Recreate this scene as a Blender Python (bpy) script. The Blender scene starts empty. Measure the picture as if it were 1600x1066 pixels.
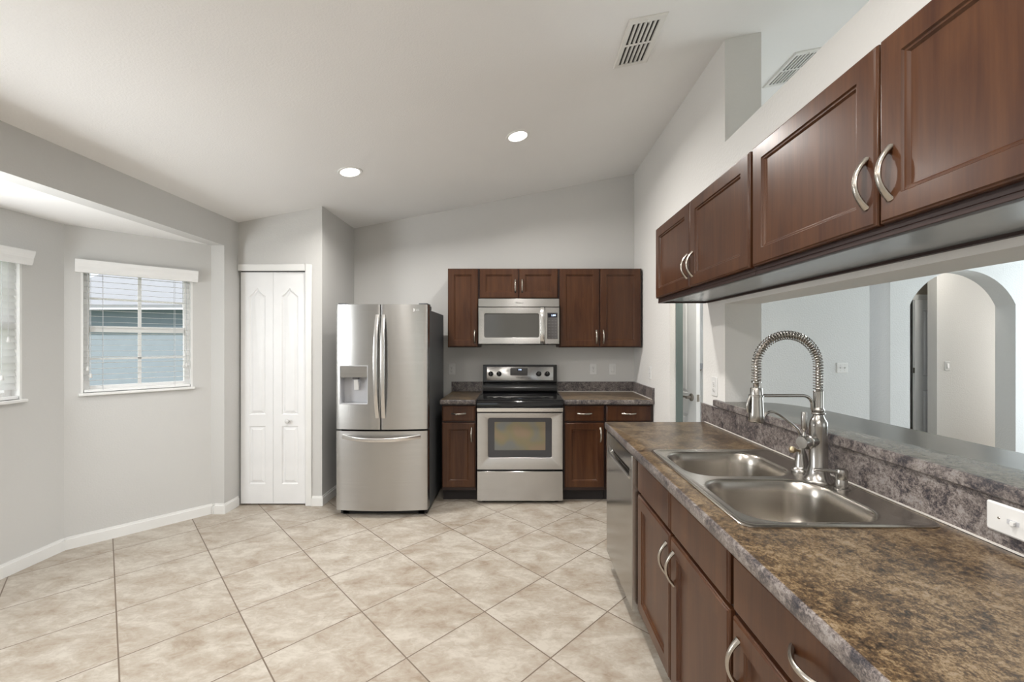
import bpy, bmesh, math
from mathutils import Vector, Matrix

S = bpy.context.scene
COL = S.collection
PI = math.pi
R = math.radians

# ------------------------------------------------------------------ camera
cam_d = bpy.data.cameras.new('camera')
cam = bpy.data.objects.new('camera', cam_d)
COL.objects.link(cam)
cam.location = (0, 0, 1.41)
cam.rotation_euler = (R(90), 0, 0)
cam_d.sensor_width = 36
cam_d.lens = 650 / 1600 * 36
cam_d.shift_x = -12 / 1600
cam_d.shift_y = 4 / 1600
cam_d.clip_start = 0.02
S.camera = cam

# ------------------------------------------------------------------ world, exposure
W = bpy.data.worlds.new('overcast_sky')
S.world = W
W.use_nodes = True
bg = W.node_tree.nodes['Background']
bg.inputs[0].default_value = (0.90, 0.95, 1.0, 1)
bg.inputs[1].default_value = 1.6
S.view_settings.view_transform = 'Standard'
S.view_settings.look = 'None'
S.view_settings.gamma = 1
S.view_settings.use_curve_mapping = False
S.view_settings.exposure = 0.0


def area(name, loc, rot, sx, sy, power, col=(1, 1, 1), shape='RECTANGLE', spread=180):
    d = bpy.data.lights.new(name, 'AREA')
    d.shape = shape
    d.size = sx
    if shape in ('RECTANGLE', 'ELLIPSE'):
        d.size_y = sy
    d.energy = power
    d.color = col
    d.spread = R(spread)
    o = bpy.data.objects.new(name, d)
    COL.objects.link(o)
    o.location = loc
    o.rotation_euler = rot
    return o


# sun, daylight from the bay and the living room sliders, and added fills
sun_d = bpy.data.lights.new('sun', 'SUN')
sun_d.energy = 6
sun_d.angle = R(2)
sun_d.color = (1.0, 0.97, 0.93)
sun = bpy.data.objects.new('sun', sun_d)
COL.objects.link(sun)
sun.location = (-8, -8, 8)
sun.rotation_euler = Vector((.72, .40, -.57)).to_track_quat('-Z', 'Y').to_euler()    # strikes the left bay window from outside
area('daylight_living_sliders', (6.9, 3.25, 1.5), (R(90), 0, R(80)), 1.8, 2.4, 118, (0.86, 0.95, 1.0))
area('fill_living_rear', (4.6, -2.9, 1.5), (R(90), 0, 0), 2.6, 2.2, 16, (0.93, 0.97, 1.0))  # added fill to brighten the living room from its unseen rear
area('daylight_bay', (-3.05, 1.55, 1.5), (R(90), 0, R(-76)), 0.8, 0.85, 34, (0.96, 0.985, 1.0))
area('fill_far_room', (2.2, 5.4, 2.6), (0, 0, 0), 0.8, 0.8, 30, (0.92, 0.97, 1.0))  # added panel brightening the far room in place of window daylight
area('fill_hall_end', (7.0, 4.88, 1.4), (R(90), 0, R(90)), 0.5, 2.2, 22, (1.0, 0.97, 0.92))  # added fill grazing the hall wall; no window is built here
area('fill_passage', (1.36, 2.92, 2.4), (0, R(8), 0), 0.12, 0.12, 14, (1.0, 0.93, 0.82))  # added fill for the passage door, without a fixture
area('fill_hall_door', (5.0, 4.74, 2.6), (0, 0, 0), 0.2, 0.2, 6, (1.0, 0.95, 0.86))  # added fill to brighten the hall door beyond the arch


# ------------------------------------------------------------------ materials
def new_mat(name):
    m = bpy.data.materials.new(name)
    m.use_nodes = True
    nt = m.node_tree
    return m, nt, nt.nodes['Principled BSDF']


def ramp(nt, stops, interp='LINEAR'):
    n = nt.nodes.new('ShaderNodeValToRGB')
    n.color_ramp.interpolation = interp
    e = n.color_ramp.elements
    while len(e) < len(stops):
        e.new(0.5)
    for k, (p, c) in enumerate(stops):
        e[k].position = p
        e[k].color = (c[0], c[1], c[2], 1)
    return n


def coords(nt, scale=(1, 1, 1), rot=(0, 0, 0), loc=(0, 0, 0)):
    t = nt.nodes.new('ShaderNodeTexCoord')
    mp = nt.nodes.new('ShaderNodeMapping')
    mp.inputs['Scale'].default_value = scale
    mp.inputs['Rotation'].default_value = rot
    mp.inputs['Location'].default_value = loc
    nt.links.new(t.outputs['Object'], mp.inputs['Vector'])
    return mp


def noise(nt, vec, scale, detail=4, rough=0.5, dist=0.0):
    n = nt.nodes.new('ShaderNodeTexNoise')
    n.inputs['Scale'].default_value = scale
    n.inputs['Detail'].default_value = detail
    n.inputs['Roughness'].default_value = rough
    n.inputs['Distortion'].default_value = dist
    nt.links.new(vec.outputs[0], n.inputs['Vector'])
    return n


def bump(nt, b, fac, strength, dist):
    n = nt.nodes.new('ShaderNodeBump')
    n.inputs['Strength'].default_value = strength
    n.inputs['Distance'].default_value = dist
    nt.links.new(fac, n.inputs['Height'])
    nt.links.new(n.outputs[0], b.inputs['Normal'])


def plain(name, col, rough=0.5, metal=0.0, var=0.03, vscale=4, emit=None, estr=0, coat=0, spec=None):
    m, nt, b = new_mat(name)
    mp = coords(nt)
    n = noise(nt, mp, vscale, 3)
    lo = tuple(max(0, c * (1 - var)) for c in col)
    hi = tuple(min(1, c * (1 + var)) for c in col)
    r = ramp(nt, [(0.3, lo), (0.7, hi)])
    nt.links.new(n.outputs['Fac'], r.inputs[0])
    nt.links.new(r.outputs[0], b.inputs['Base Color'])
    b.inputs['Roughness'].default_value = rough
    b.inputs['Metallic'].default_value = metal
    if coat:
        b.inputs['Coat Weight'].default_value = coat
        b.inputs['Coat Roughness'].default_value = 0.15
    if spec is not None:
        b.inputs['Specular IOR Level'].default_value = spec
    if emit:
        b.inputs['Emission Color'].default_value = (*emit, 1)
        b.inputs['Emission Strength'].default_value = estr
    return m


def plaster(name, col, scale=90, strength=0.25, dist=0.004, rough=0.75):
    m, nt, b = new_mat(name)
    mp = coords(nt)
    n = noise(nt, mp, scale, 3, 0.55)
    n2 = noise(nt, mp, 1.3, 2)
    r = ramp(nt, [(0.3, tuple(c * 0.985 for c in col)), (0.7, tuple(min(1, c * 1.015) for c in col))])
    nt.links.new(n2.outputs['Fac'], r.inputs[0])
    nt.links.new(r.outputs[0], b.inputs['Base Color'])
    b.inputs['Roughness'].default_value = rough
    b.inputs['Specular IOR Level'].default_value = 0.3
    bump(nt, b, n.outputs['Fac'], strength, dist)
    return m


def wood(name, dark, light, rough=0.32):
    m, nt, b = new_mat(name)
    mp = coords(nt, (9, 9, 0.9))
    n = noise(nt, mp, 1.6, 6, 0.6, 0.6)
    mp2 = coords(nt, (90, 90, 3))
    f = noise(nt, mp2, 1.5, 3, 0.6)
    mix = nt.nodes.new('ShaderNodeMath')
    mix.operation = 'MULTIPLY_ADD'
    nt.links.new(f.outputs['Fac'], mix.inputs[0])
    mix.inputs[1].default_value = 0.35
    ad = nt.nodes.new('ShaderNodeMath')
    ad.operation = 'SUBTRACT'
    nt.links.new(n.outputs['Fac'], ad.inputs[0])
    ad.inputs[1].default_value = 0.17
    nt.links.new(ad.outputs[0], mix.inputs[2])
    r = ramp(nt, [(0.3, dark), (0.72, light)])
    nt.links.new(mix.outputs[0], r.inputs[0])
    nt.links.new(r.outputs[0], b.inputs['Base Color'])
    b.inputs['Roughness'].default_value = rough
    b.inputs['Specular IOR Level'].default_value = 0.3
    b.inputs['Coat Weight'].default_value = 0.12
    b.inputs['Coat Roughness'].default_value = 0.2
    return m


def steel(name, col=(0.62, 0.60, 0.57), rough=0.27, aniso=0.75, rot=0.0, streak=(1.5, 1.5, 260)):
    m, nt, b = new_mat(name)
    mp = coords(nt, streak)
    n = noise(nt, mp, 1.0, 4, 0.6)
    r = ramp(nt, [(0.3, tuple(c * 0.95 for c in col)), (0.7, tuple(c * 1.04 for c in col))])
    nt.links.new(n.outputs['Fac'], r.inputs[0])
    nt.links.new(r.outputs[0], b.inputs['Base Color'])
    b.inputs['Metallic'].default_value = 1
    b.inputs['Roughness'].default_value = rough
    b.inputs['Anisotropic'].default_value = aniso
    b.inputs['Anisotropic Rotation'].default_value = rot
    if aniso:
        t = nt.nodes.new('ShaderNodeTangent')
        t.direction_type = 'RADIAL'
        t.axis = 'Z'
        nt.links.new(t.outputs[0], b.inputs['Tangent'])
    return m


def granite(name, stops, scale=1.0, rough=0.3):
    m, nt, b = new_mat(name)
    mp = coords(nt, (scale, scale, scale))
    n1 = noise(nt, mp, 70, 9, 0.78, 0.5)
    n2 = noise(nt, mp, 230, 5, 0.7, 0.3)
    n3 = noise(nt, mp, 13, 4, 0.6, 0.8)
    a = nt.nodes.new('ShaderNodeMath'); a.operation = 'MULTIPLY_ADD'
    nt.links.new(n2.outputs['Fac'], a.inputs[0]); a.inputs[1].default_value = 0.55
    nt.links.new(n1.outputs['Fac'], a.inputs[2])
    c = nt.nodes.new('ShaderNodeMath'); c.operation = 'MULTIPLY_ADD'
    nt.links.new(n3.outputs['Fac'], c.inputs[0]); c.inputs[1].default_value = 0.6
    nt.links.new(a.outputs[0], c.inputs[2])
    d = nt.nodes.new('ShaderNodeMath'); d.operation = 'SUBTRACT'
    nt.links.new(c.outputs[0], d.inputs[0]); d.inputs[1].default_value = 0.575
    r = ramp(nt, stops)
    nt.links.new(d.outputs[0], r.inputs[0])
    nt.links.new(r.outputs[0], b.inputs['Base Color'])
    b.inputs['Roughness'].default_value = rough
    return m


def tile_floor(name):
    m, nt, b = new_mat(name)
    mp = coords(nt, rot=(0, 0, R(45)), loc=(1.6766, -1.4163, 0))
    br = nt.nodes.new('ShaderNodeTexBrick')
    br.offset = 0
    br.squash = 1
    br.inputs['Scale'].default_value = 1
    br.inputs['Brick Width'].default_value = 0.4565
    br.inputs['Row Height'].default_value = 0.4565
    br.inputs['Mortar Size'].default_value = 0.0031
    br.inputs['Mortar Smooth'].default_value = 0.15
    br.inputs['Color1'].default_value = (0, 0, 0, 1)
    br.inputs['Color2'].default_value = (1, 1, 1, 1)
    br.inputs['Bias'].default_value = 0
    nt.links.new(mp.outputs[0], br.inputs['Vector'])
    # each tile shifts the stone pattern
    vm = nt.nodes.new('ShaderNodeVectorMath'); vm.operation = 'MULTIPLY_ADD'
    nt.links.new(br.outputs['Color'], vm.inputs[0])
    vm.inputs[1].default_value = (7, 5, 3)
    mp2 = coords(nt, (1.0, 1.6, 1), rot=(0, 0, R(20)))
    nt.links.new(mp2.outputs[0], vm.inputs[2])
    n = noise(nt, vm, 5.0, 9, 0.64, 0.5)
    n2 = noise(nt, vm, 22, 6, 0.65, 1.2)
    a = nt.nodes.new('ShaderNodeMath'); a.operation = 'MULTIPLY_ADD'
    nt.links.new(n2.outputs['Fac'], a.inputs[0]); a.inputs[1].default_value = 0.45
    nt.links.new(n.outputs['Fac'], a.inputs[2])
    r = ramp(nt, [(0.50, (0.275, 0.216, 0.160)), (0.63, (0.355, 0.302, 0.243)), (0.74, (0.405, 0.36, 0.303)), (0.88, (0.50, 0.46, 0.40))])
    nt.links.new(a.outputs[0], r.inputs[0])
    mx = nt.nodes.new('ShaderNodeMix'); mx.data_type = 'RGBA'
    nt.links.new(br.outputs['Fac'], mx.inputs['Factor'])
    nt.links.new(r.outputs[0], mx.inputs[6])
    mx.inputs[7].default_value = (0.16, 0.12, 0.088, 1)
    nt.links.new(mx.outputs[2], b.inputs['Base Color'])
    b.inputs['Roughness'].default_value = 0.42
    inv = nt.nodes.new('ShaderNodeMath'); inv.operation = 'SUBTRACT'
    inv.inputs[0].default_value = 1
    nt.links.new(br.outputs['Fac'], inv.inputs[1])
    bump(nt, b, inv.outputs[0], 0.5, 0.002)
    return m


def glass_mat(name, tint=(1, 1, 1), rough=0.0):
    m, nt, b = new_mat(name)
    b.inputs['Base Color'].default_value = (*tint, 1)
    b.inputs['Roughness'].default_value = rough
    b.inputs['Transmission Weight'].default_value = 1
    b.inputs['IOR'].default_value = 1.02
    return m


M = {}
M['wall'] = plaster('kitchen_wall_paint', (0.605, 0.60, 0.585))
M['wall_living'] = plaster('living_wall_paint', (0.62, 0.63, 0.63), 70, 0.5, 0.006)
M['wall_white'] = plaster('white_wall_paint', (0.73, 0.72, 0.70), 70, 0.4, 0.005)
M['ceiling'] = plaster('ceiling_paint', (0.86, 0.855, 0.845), 110, 0.3)
M['trim'] = plain('trim_paint', (0.80, 0.80, 0.785), 0.4)
M['door'] = plain('door_paint', (0.84, 0.845, 0.85), 0.42)
M['floor'] = tile_floor('beige_floor_tile')
M['cherry'] = wood('dark_cherry', (0.039, 0.0130, 0.0062), (0.084, 0.034, 0.0140))
M['cherry_shell'] = plain('dark_cherry_carcass', (0.022, 0.008, 0.006), 0.45)
M['kick'] = plain('toe_kick_black', (0.012, 0.009, 0.009), 0.6)
M['underside'] = plain('cabinet_underside_laminate', (0.27, 0.295, 0.315), 0.2)
M['nickel'] = plain('brushed_nickel', (0.44, 0.405, 0.36), 0.27, 1.0)
M['faucet'] = plain('faucet_nickel', (0.39, 0.375, 0.355), 0.25, 1.0)
M['dark_nickel'] = plain('aged_nickel', (0.30, 0.27, 0.24), 0.3, 1.0)
M['brass'] = plain('aged_brass', (0.62, 0.50, 0.33), 0.3, 1.0)
M['steel'] = steel('stainless_brushed', (0.47, 0.463, 0.452), 0.27, 0.8, 0.25)
M['steel_bright'] = steel('stainless_handle', (0.70, 0.69, 0.675), 0.25, 0.3)
M['steel_sink'] = steel('stainless_sink', (0.46, 0.43, 0.39), 0.26, 0.0, 0, (200, 2, 2))
M['steel_dark'] = steel('stainless_dishwasher', (0.42, 0.405, 0.385), 0.17, 0.35)
M['fridge_side'] = plain('fridge_case_grey', (0.075, 0.078, 0.082), 0.45)
M['black'] = plain('black_enamel', (0.008, 0.008, 0.009), 0.18)
M['black_glass'] = plain('black_ceramic_glass', (0.006, 0.006, 0.007), 0.06)
M['rubber'] = plain('black_rubber', (0.01, 0.01, 0.01), 0.7)
M['oven_glass'] = plain('oven_window_frit', (0.045, 0.045, 0.05), 0.15)
M['micro_glass'] = plain('microwave_window', (0.075, 0.073, 0.066), 0.12)
M['panel_grey'] = plain('control_panel_grey', (0.085, 0.08, 0.08), 0.35)
M['keys'] = plain('keypad_keys', (0.12, 0.115, 0.115), 0.4)
M['display'] = plain('display_black', (0.004, 0.005, 0.012), 0.1)
M['digit'] = plain('display_digits', (0.6, 0.75, 1), 0.5, emit=(0.62, 0.75, 1.0), estr=2.5)
M['ink'] = plain('grey_lettering', (0.10, 0.10, 0.10), 0.5)
M['badge'] = plain('light_badge', (0.66, 0.66, 0.66), 0.3)
M['disp_grey'] = plain('dispenser_plastic', (0.50, 0.505, 0.53), 0.35)
M['plate'] = plain('white_plastic', (0.70, 0.70, 0.69), 0.35)
M['slot'] = plain('dark_slot', (0.05, 0.05, 0.05), 0.6)
M['caulk'] = plain('white_caulk', (0.66, 0.63, 0.59), 0.5)
M['blind'] = plain('blind_white', (0.86, 0.86, 0.855), 0.45)
m, nt, b_ = new_mat('blind_slat_vinyl')      # thin vinyl lets some daylight through
b_.inputs['Base Color'].default_value = (0.84, 0.84, 0.83, 1)
tr_ = nt.nodes.new('ShaderNodeBsdfTranslucent'); tr_.inputs[0].default_value = (0.9, 0.9, 0.9, 1)
mx_ = nt.nodes.new('ShaderNodeMixShader'); mx_.inputs[0].default_value = 0.78
nt.links.new(b_.outputs[0], mx_.inputs[1]); nt.links.new(tr_.outputs[0], mx_.inputs[2])
nt.links.new(mx_.outputs[0], nt.nodes['Material Output'].inputs[0])
M['slat'] = m
M['vinyl'] = plain('window_vinyl', (0.90, 0.895, 0.88), 0.4)
M['cord'] = plain('blind_cord', (0.55, 0.56, 0.58), 0.7)
M['glass'] = glass_mat('window_glass')
M['vent'] = plain('vent_paint', (0.76, 0.75, 0.72), 0.4)
M['vent_dark'] = plain('vent_hollow', (0.045, 0.045, 0.043), 0.8)
M['lens'] = plain('lamp_lens', (1, 1, 1), 0.4, emit=(1.0, 0.96, 0.90), estr=9)
M['counter'] = granite('laminate_brown_stone', [
    (0.30, (0.014, 0.011, 0.009)), (0.41, (0.055, 0.036, 0.022)), (0.49, (0.105, 0.066, 0.034)),
    (0.58, (0.190, 0.132, 0.072)), (0.67, (0.26, 0.195, 0.125)), (0.77, (0.18, 0.145, 0.118))])
M['edge'] = granite('laminate_cool_lit_stone', [  # same laminate as the tops, greyed with cool daylight in its colour
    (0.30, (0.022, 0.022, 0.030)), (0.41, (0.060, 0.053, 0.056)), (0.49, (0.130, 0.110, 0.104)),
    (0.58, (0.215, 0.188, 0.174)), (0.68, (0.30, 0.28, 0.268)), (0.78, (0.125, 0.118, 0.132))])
M['bar'] = granite('laminate_bar_reflection', [  # greyer than the counters: the living room's reflection is in the colour
    (0.30, (0.06, 0.058, 0.052)), (0.42, (0.105, 0.10, 0.088)), (0.52, (0.15, 0.14, 0.12)), (0.64, (0.19, 0.18, 0.155)), (0.76, (0.13, 0.13, 0.12))], rough=.24)
M['siding'] = plain('neighbour_siding', (0.245, 0.288, 0.33), 0.7)
M['eave_shade'] = plain('neighbour_eave_shade', (0.18, 0.222, 0.262), 0.7)  # fascia and eave shadow painted as one darker tone
M['roof'] = plain('neighbour_roof', (0.24, 0.25, 0.27), 0.8)
M['lawn'] = plain('lawn_grass', (0.16, 0.20, 0.10), 0.9, var=0.3, vscale=30)
M['tan_wall'] = plaster('shaded_tan_hall', (0.50, 0.45, 0.38))  # darker tan puts the shade over the hall door into the colour


# ------------------------------------------------------------------ mesh builder
def rrect(cx, cz, hw, hh, r, n=5):
    """rounded rectangle outline in a plane, counter-clockwise"""
    r = max(min(r, hw * 0.999, hh * 0.999), 1e-5)
    pts = []
    for qx, qz, a0 in ((1, 1, 0), (-1, 1, 90), (-1, -1, 180), (1, -1, 270)):
        for k in range(n):
            a = R(a0 + 90 * k / (n - 1))
            pts.append((cx + qx * (hw - r) + r * math.cos(a), cz + qz * (hh - r) + r * math.sin(a)))
    return pts


def inset_poly(poly, d):
    """offset a ccw polygon inwards by d"""
    n = len(poly)
    out = []
    for i in range(n):
        p0, p1, p2 = Vector(poly[i - 1]), Vector(poly[i]), Vector(poly[(i + 1) % n])
        e1 = (p1 - p0).normalized(); e2 = (p2 - p1).normalized()
        n1 = Vector((-e1.y, e1.x)); n2 = Vector((-e2.y, e2.x))
        b = n1 + n2
        b = b / max(b.dot(n1), 0.25)
        out.append(tuple(p1 + b * d))
    return out


class MB:
    def __init__(s):
        s.v, s.f, s.mi = [], [], []

    def add(s, pts):
        k = len(s.v)
        s.v += [tuple(p) for p in pts]
        return list(range(k, k + len(pts)))

    def face(s, idx, mi=0):
        s.f.append(tuple(idx)); s.mi.append(mi)

    def box(s, x0, x1, y0, y1, z0, z1, mi=0):
        i = s.add([(x0, y0, z0), (x1, y0, z0), (x1, y1, z0), (x0, y1, z0), (x0, y0, z1), (x1, y0, z1), (x1, y1, z1), (x0, y1, z1)])
        for q in ((0, 3, 2, 1), (4, 5, 6, 7), (0, 1, 5, 4), (1, 2, 6, 5), (2, 3, 7, 6), (3, 0, 4, 7)):
            s.face([i[k] for k in q], mi)
        return s

    def hexa(s, pts, mi=0):
        i = s.add(pts)
        for q in ((0, 3, 2, 1), (4, 5, 6, 7), (0, 1, 5, 4), (1, 2, 6, 5), (2, 3, 7, 6), (3, 0, 4, 7)):
            s.face([i[k] for k in q], mi)
        return s

    def loops(s, loops, cap0=True, cap1=True, mis=None, close=False):
        ids = [s.add(l) for l in loops]
        n = len(ids[0])
        m = len(ids)
        for a in range(m if close else m - 1):
            A, B = ids[a], ids[(a + 1) % m]
            for k in range(n):
                s.face((A[k], A[(k + 1) % n], B[(k + 1) % n], B[k]), mis[a] if mis else 0)
        if not close:
            if cap0: s.face(ids[0][::-1], mis[0] if mis else 0)
            if cap1: s.face(ids[-1], mis[-1] if mis else 0)
        return s

    def prism(s, poly, z0, z1, axis='z', mi=0):
        if axis == 'z':
            f = lambda p, t: (p[0], p[1], t)
        elif axis == 'y':
            f = lambda p, t: (p[0], t, p[1])
        else:
            f = lambda p, t: (t, p[0], p[1])
        return s.loops([[f(p, z0) for p in poly], [f(p, z1) for p in poly]], mis=[mi, mi])

    def tube(s, path, rad, seg=10, cap=True, section=None, side=None):
        """sweep a circle (or a section of (a, b) pairs) along a path"""
        P = [Vector(p) for p in path]
        n = len(P)
        T = []
        for i in range(n):
            t = P[min(i + 1, n - 1)] - P[max(i - 1, 0)]
            T.append(t.normalized())
        if side is not None:
            u = Vector(side)
        else:
            u = T[0].orthogonal()
        rings = []
        for i in range(n):
            u = (u - T[i] * u.dot(T[i]))
            u = u.normalized() if u.length > 1e-9 else T[i].orthogonal().normalized()
            w = T[i].cross(u)
            r = rad[i] if isinstance(rad, (list, tuple)) else rad
            if section:
                rings.append([P[i] + u * a * r + w * b * r for a, b in section])
            else:
                rings.append([P[i] + (u * math.cos(2 * PI * k / seg) + w * math.sin(2 * PI * k / seg)) * r for k in range(seg)])
        return s.loops(rings, cap, cap)

    def lathe(s, prof, c=(0, 0, 0), axis=(0, 0, 1), seg=24, cap=True):
        ax = Vector(axis).normalized()
        u = ax.orthogonal().normalized()
        w = ax.cross(u)
        c = Vector(c)
        rings = [[c + ax * h + (u * math.cos(2 * PI * k / seg) + w * math.sin(2 * PI * k / seg)) * max(r, 1e-4) for k in range(seg)] for r, h in prof]
        return s.loops(rings, cap, cap)

    def rings(s, cx, cz, prof, n=5, cap0=True, cap1=True, mis=None):
        """prof: (half width, half height, corner radius, y) from the back to the innermost front"""
        return s.loops([[(x, y, z) for x, z in rrect(cx, cz, hw, hh, r, n)] for hw, hh, r, y in prof], cap0, cap1, mis)

    def sheet(s, outer, holes, f, mi=0):
        """flat face with holes; f maps (a, b) to 3-D"""
        bm = bmesh.new()
        es = []
        for lp in [outer] + holes:
            vs = [bm.verts.new((p[0], p[1], 0)) for p in lp]
            for k in range(len(vs)):
                es.append(bm.edges.new((vs[k], vs[(k + 1) % len(vs)])))
        bmesh.ops.triangle_fill(bm, use_beauty=True, use_dissolve=False, edges=es)
        bm.verts.index_update()
        i = s.add([f(v.co.x, v.co.y) for v in bm.verts])
        for fc in bm.faces:
            s.face([i[v.index] for v in fc.verts], mi)
        bm.free()
        return s

    def build(s, name, mats, parent=None, bev=0, seg=2, smooth=True, angle=38, weld=True):
        me = bpy.data.meshes.new(name)
        me.from_pydata(s.v, [], s.f)
        if not isinstance(mats, (list, tuple)):
            mats = [mats]
        for m in mats:
            me.materials.append(m)
        for p, k in zip(me.polygons, s.mi):
            p.material_index = k
        bm = bmesh.new()
        bm.from_mesh(me)
        if weld:
            bmesh.ops.remove_doubles(bm, verts=bm.verts, dist=1e-6)
        bmesh.ops.recalc_face_normals(bm, faces=bm.faces)
        bm.to_mesh(me)
        bm.free()
        if smooth:
            for p in me.polygons:
                p.use_smooth = True
            me.set_sharp_from_angle(angle=R(angle))
        o = bpy.data.objects.new(name, me)
        COL.objects.link(o)
        if parent is not None:
            o.parent = parent
        if bev:
            b = o.modifiers.new('edge', 'BEVEL')
            b.width = bev; b.segments = seg; b.limit_method = 'ANGLE'; b.angle_limit = R(40)
        return o


def tag(o, label=None, cat=None, group=None, kind=None):
    if label: o['label'] = label
    if cat: o['category'] = cat
    if group: o['group'] = group
    if kind: o['kind'] = kind
    return o


def thing(name, loc, rotz=0, label=None, cat=None, group=None, kind=None, rot=None):
    o = bpy.data.objects.new(name, None)
    o.empty_display_size = 0.05
    COL.objects.link(o)
    o.location = loc
    o.rotation_euler = rot if rot else (0, 0, rotz)
    return tag(o, label, cat, group, kind)


def box(name, dims, mat, parent=None, bev=0, **k):
    return MB().box(*dims).build(name, mat, parent, bev=bev, **k)


def struct(name, mb, mat, label, cat, bev=0, **k):
    return tag(mb.build(name, mat, bev=bev, **k), label, cat, kind='structure')


def lettering(name, s, size, mat, parent, loc, rot=(R(90), 0, 0), depth=0.0006, shear=0.0):
    cu = bpy.data.curves.new(name, 'FONT')
    cu.body = s
    cu.size = size
    cu.extrude = depth
    cu.shear = shear
    cu.align_x = 'CENTER'
    cu.align_y = 'CENTER'
    t = bpy.data.objects.new('tmp_text', cu)
    COL.objects.link(t)
    bpy.context.view_layer.update()
    me = bpy.data.meshes.new_from_object(t.evaluated_get(bpy.context.evaluated_depsgraph_get()))
    bpy.data.objects.remove(t)
    bpy.data.curves.remove(cu)
    me.name = name
    me.materials.clear()
    me.materials.append(mat)
    o = bpy.data.objects.new(name, me)
    COL.objects.link(o)
    o.parent = parent
    o.location = loc
    o.rotation_euler = rot
    return o


CZ = lambda x: 2.942 + 0.1954 * x      # height of the sloping ceiling
CA = math.atan(0.1954)

# ------------------------------------------------------------------ the room
struct('floor', MB().box(-3.4, 7.2, -3.2, 7.2, -0.12, 0.0), M['floor'], 'beige stone-look floor tiles laid on the diagonal', 'floor', smooth=False)

x0, x1 = -2.62, 7.2
struct('ceiling', MB().hexa([(x0, -3.2, CZ(x0)), (x1, -3.2, CZ(x1)), (x1, 7.2, CZ(x1)), (x0, 7.2, CZ(x0)),
                             (x0, -3.2, CZ(x0) + .15), (x1, -3.2, CZ(x1) + .15), (x1, 7.2, CZ(x1) + .15), (x0, 7.2, CZ(x0) + .15)]),
       M['ceiling'], 'off white sloped ceiling rising to the right', 'ceiling', smooth=False)


def wall_top(mb, xa, xb, ya, yb, za):
    """wall block whose top follows the ceiling slope"""
    e = 0.04
    mb.hexa([(xa, ya, za), (xb, ya, za), (xb, yb, za), (xa, yb, za),
             (xa, ya, CZ(xa) + e), (xb, ya, CZ(xb) + e), (xb, yb, CZ(xb) + e), (xa, yb, CZ(xa) + e)])


mb = MB(); wall_top(mb, -2.57, 1.29, 4.32, 4.44, 0)
struct('wall_back', mb, M['wall'], 'light grey back wall behind the range', 'wall', smooth=False)

mb = MB()
wall_top(mb, 1.19, 1.29, 3.30, 4.32, 0)
wall_top(mb, 1.19, 1.29, 2.70, 3.30, 2.08)
wall_top(mb, 1.19, 1.40, 2.41, 2.70, 0)
mb.box(1.19, 1.40, -3.0, 2.41, 1.642, 2.578)
mb.box(1.198, 1.40, -3.0, 2.41, 0, 1.033)
struct('wall_right', mb, M['wall_white'], 'pale right wall with the pass-through over the bar', 'wall', smooth=False)

# closet front with the opening for the bifold door, and its side wall
mb = MB()
wall_top(mb, -1.862, -1.72, 3.62, 3.72, 0)
mb.hexa([(-2.45, 3.62, 2.046), (-1.862, 3.62, 2.046), (-1.862, 3.72, 2.046), (-2.45, 3.72, 2.046),
         (-2.45, 3.62, CZ(-2.45) + .04), (-1.862, 3.62, CZ(-1.862) + .04), (-1.862, 3.72, CZ(-1.862) + .04), (-2.45, 3.72, CZ(-2.45) + .04)])
wall_top(mb, -1.82, -1.72, 3.72, 4.32, 0)
struct('wall_closet', mb, M['wall'], 'light grey pantry closet wall beside the refrigerator', 'wall', smooth=False)

mb = MB()
wall_top(mb, -2.57, -2.45, 3.45, 4.32, 0)
wall_top(mb, -2.57, -2.45, 0.55, 3.45, 2.225)
wall_top(mb, -2.57, -2.45, -3.0, 0.55, 0)
struct('wall_left', mb, M['wall'], 'grey header wall over the bay on the left', 'wall', smooth=False)


def wall_with_hole(L, hx0, hx1, hz0, hz1, h, t=0.12):
    m = MB()
    m.box(0, hx0, 0, t, 0, h)
    m.box(hx1, L, 0, t, 0, h)
    m.box(hx0, hx1, 0, t, 0, hz0)
    m.box(hx0, hx1, 0, t, hz1, h)
    return m


BAY_A = (-3.11, 2.84)
UA = math.atan2(0.63, 0.57)
LW = math.hypot(0.57, 0.63)
o = struct('wall_bay_right', wall_with_hole(LW + 0.02, 0.078, 0.70, 1.062, 1.965, 2.24), M['wall'], 'grey angled bay wall holding the clear window', 'wall', smooth=False)
o.location = (BAY_A[0], BAY_A[1], 0); o.rotation_euler = (0, 0, UA)
o = struct('wall_bay_left', wall_with_hole(1.74, 0.56, 1.50, 1.062, 1.965, 2.24), M['wall'], 'grey bay wall at the left edge with the bright window', 'wall', smooth=False)
o.location = (-3.11, 1.10, 0); o.rotation_euler = (0, 0, R(90))
mb = MB()
mb.hexa([(-3.11, 1.10, 0), (-2.45, 0.55, 0), (-2.45, 0.40, 0), (-3.23, 1.06, 0), (-3.11, 1.10, 2.24), (-2.45, 0.55, 2.24), (-2.45, 0.40, 2.24), (-3.23, 1.06, 2.24)])
struct('wall_bay_near', mb, M['wall'], 'grey angled bay wall nearest the camera', 'wall', smooth=False)
struct('ceiling_bay', MB().box(-3.35, -2.57, 0.35, 3.62, 2.225, 2.33), M['ceiling'], 'flat white ceiling of the window bay', 'ceiling', smooth=False)

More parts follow.
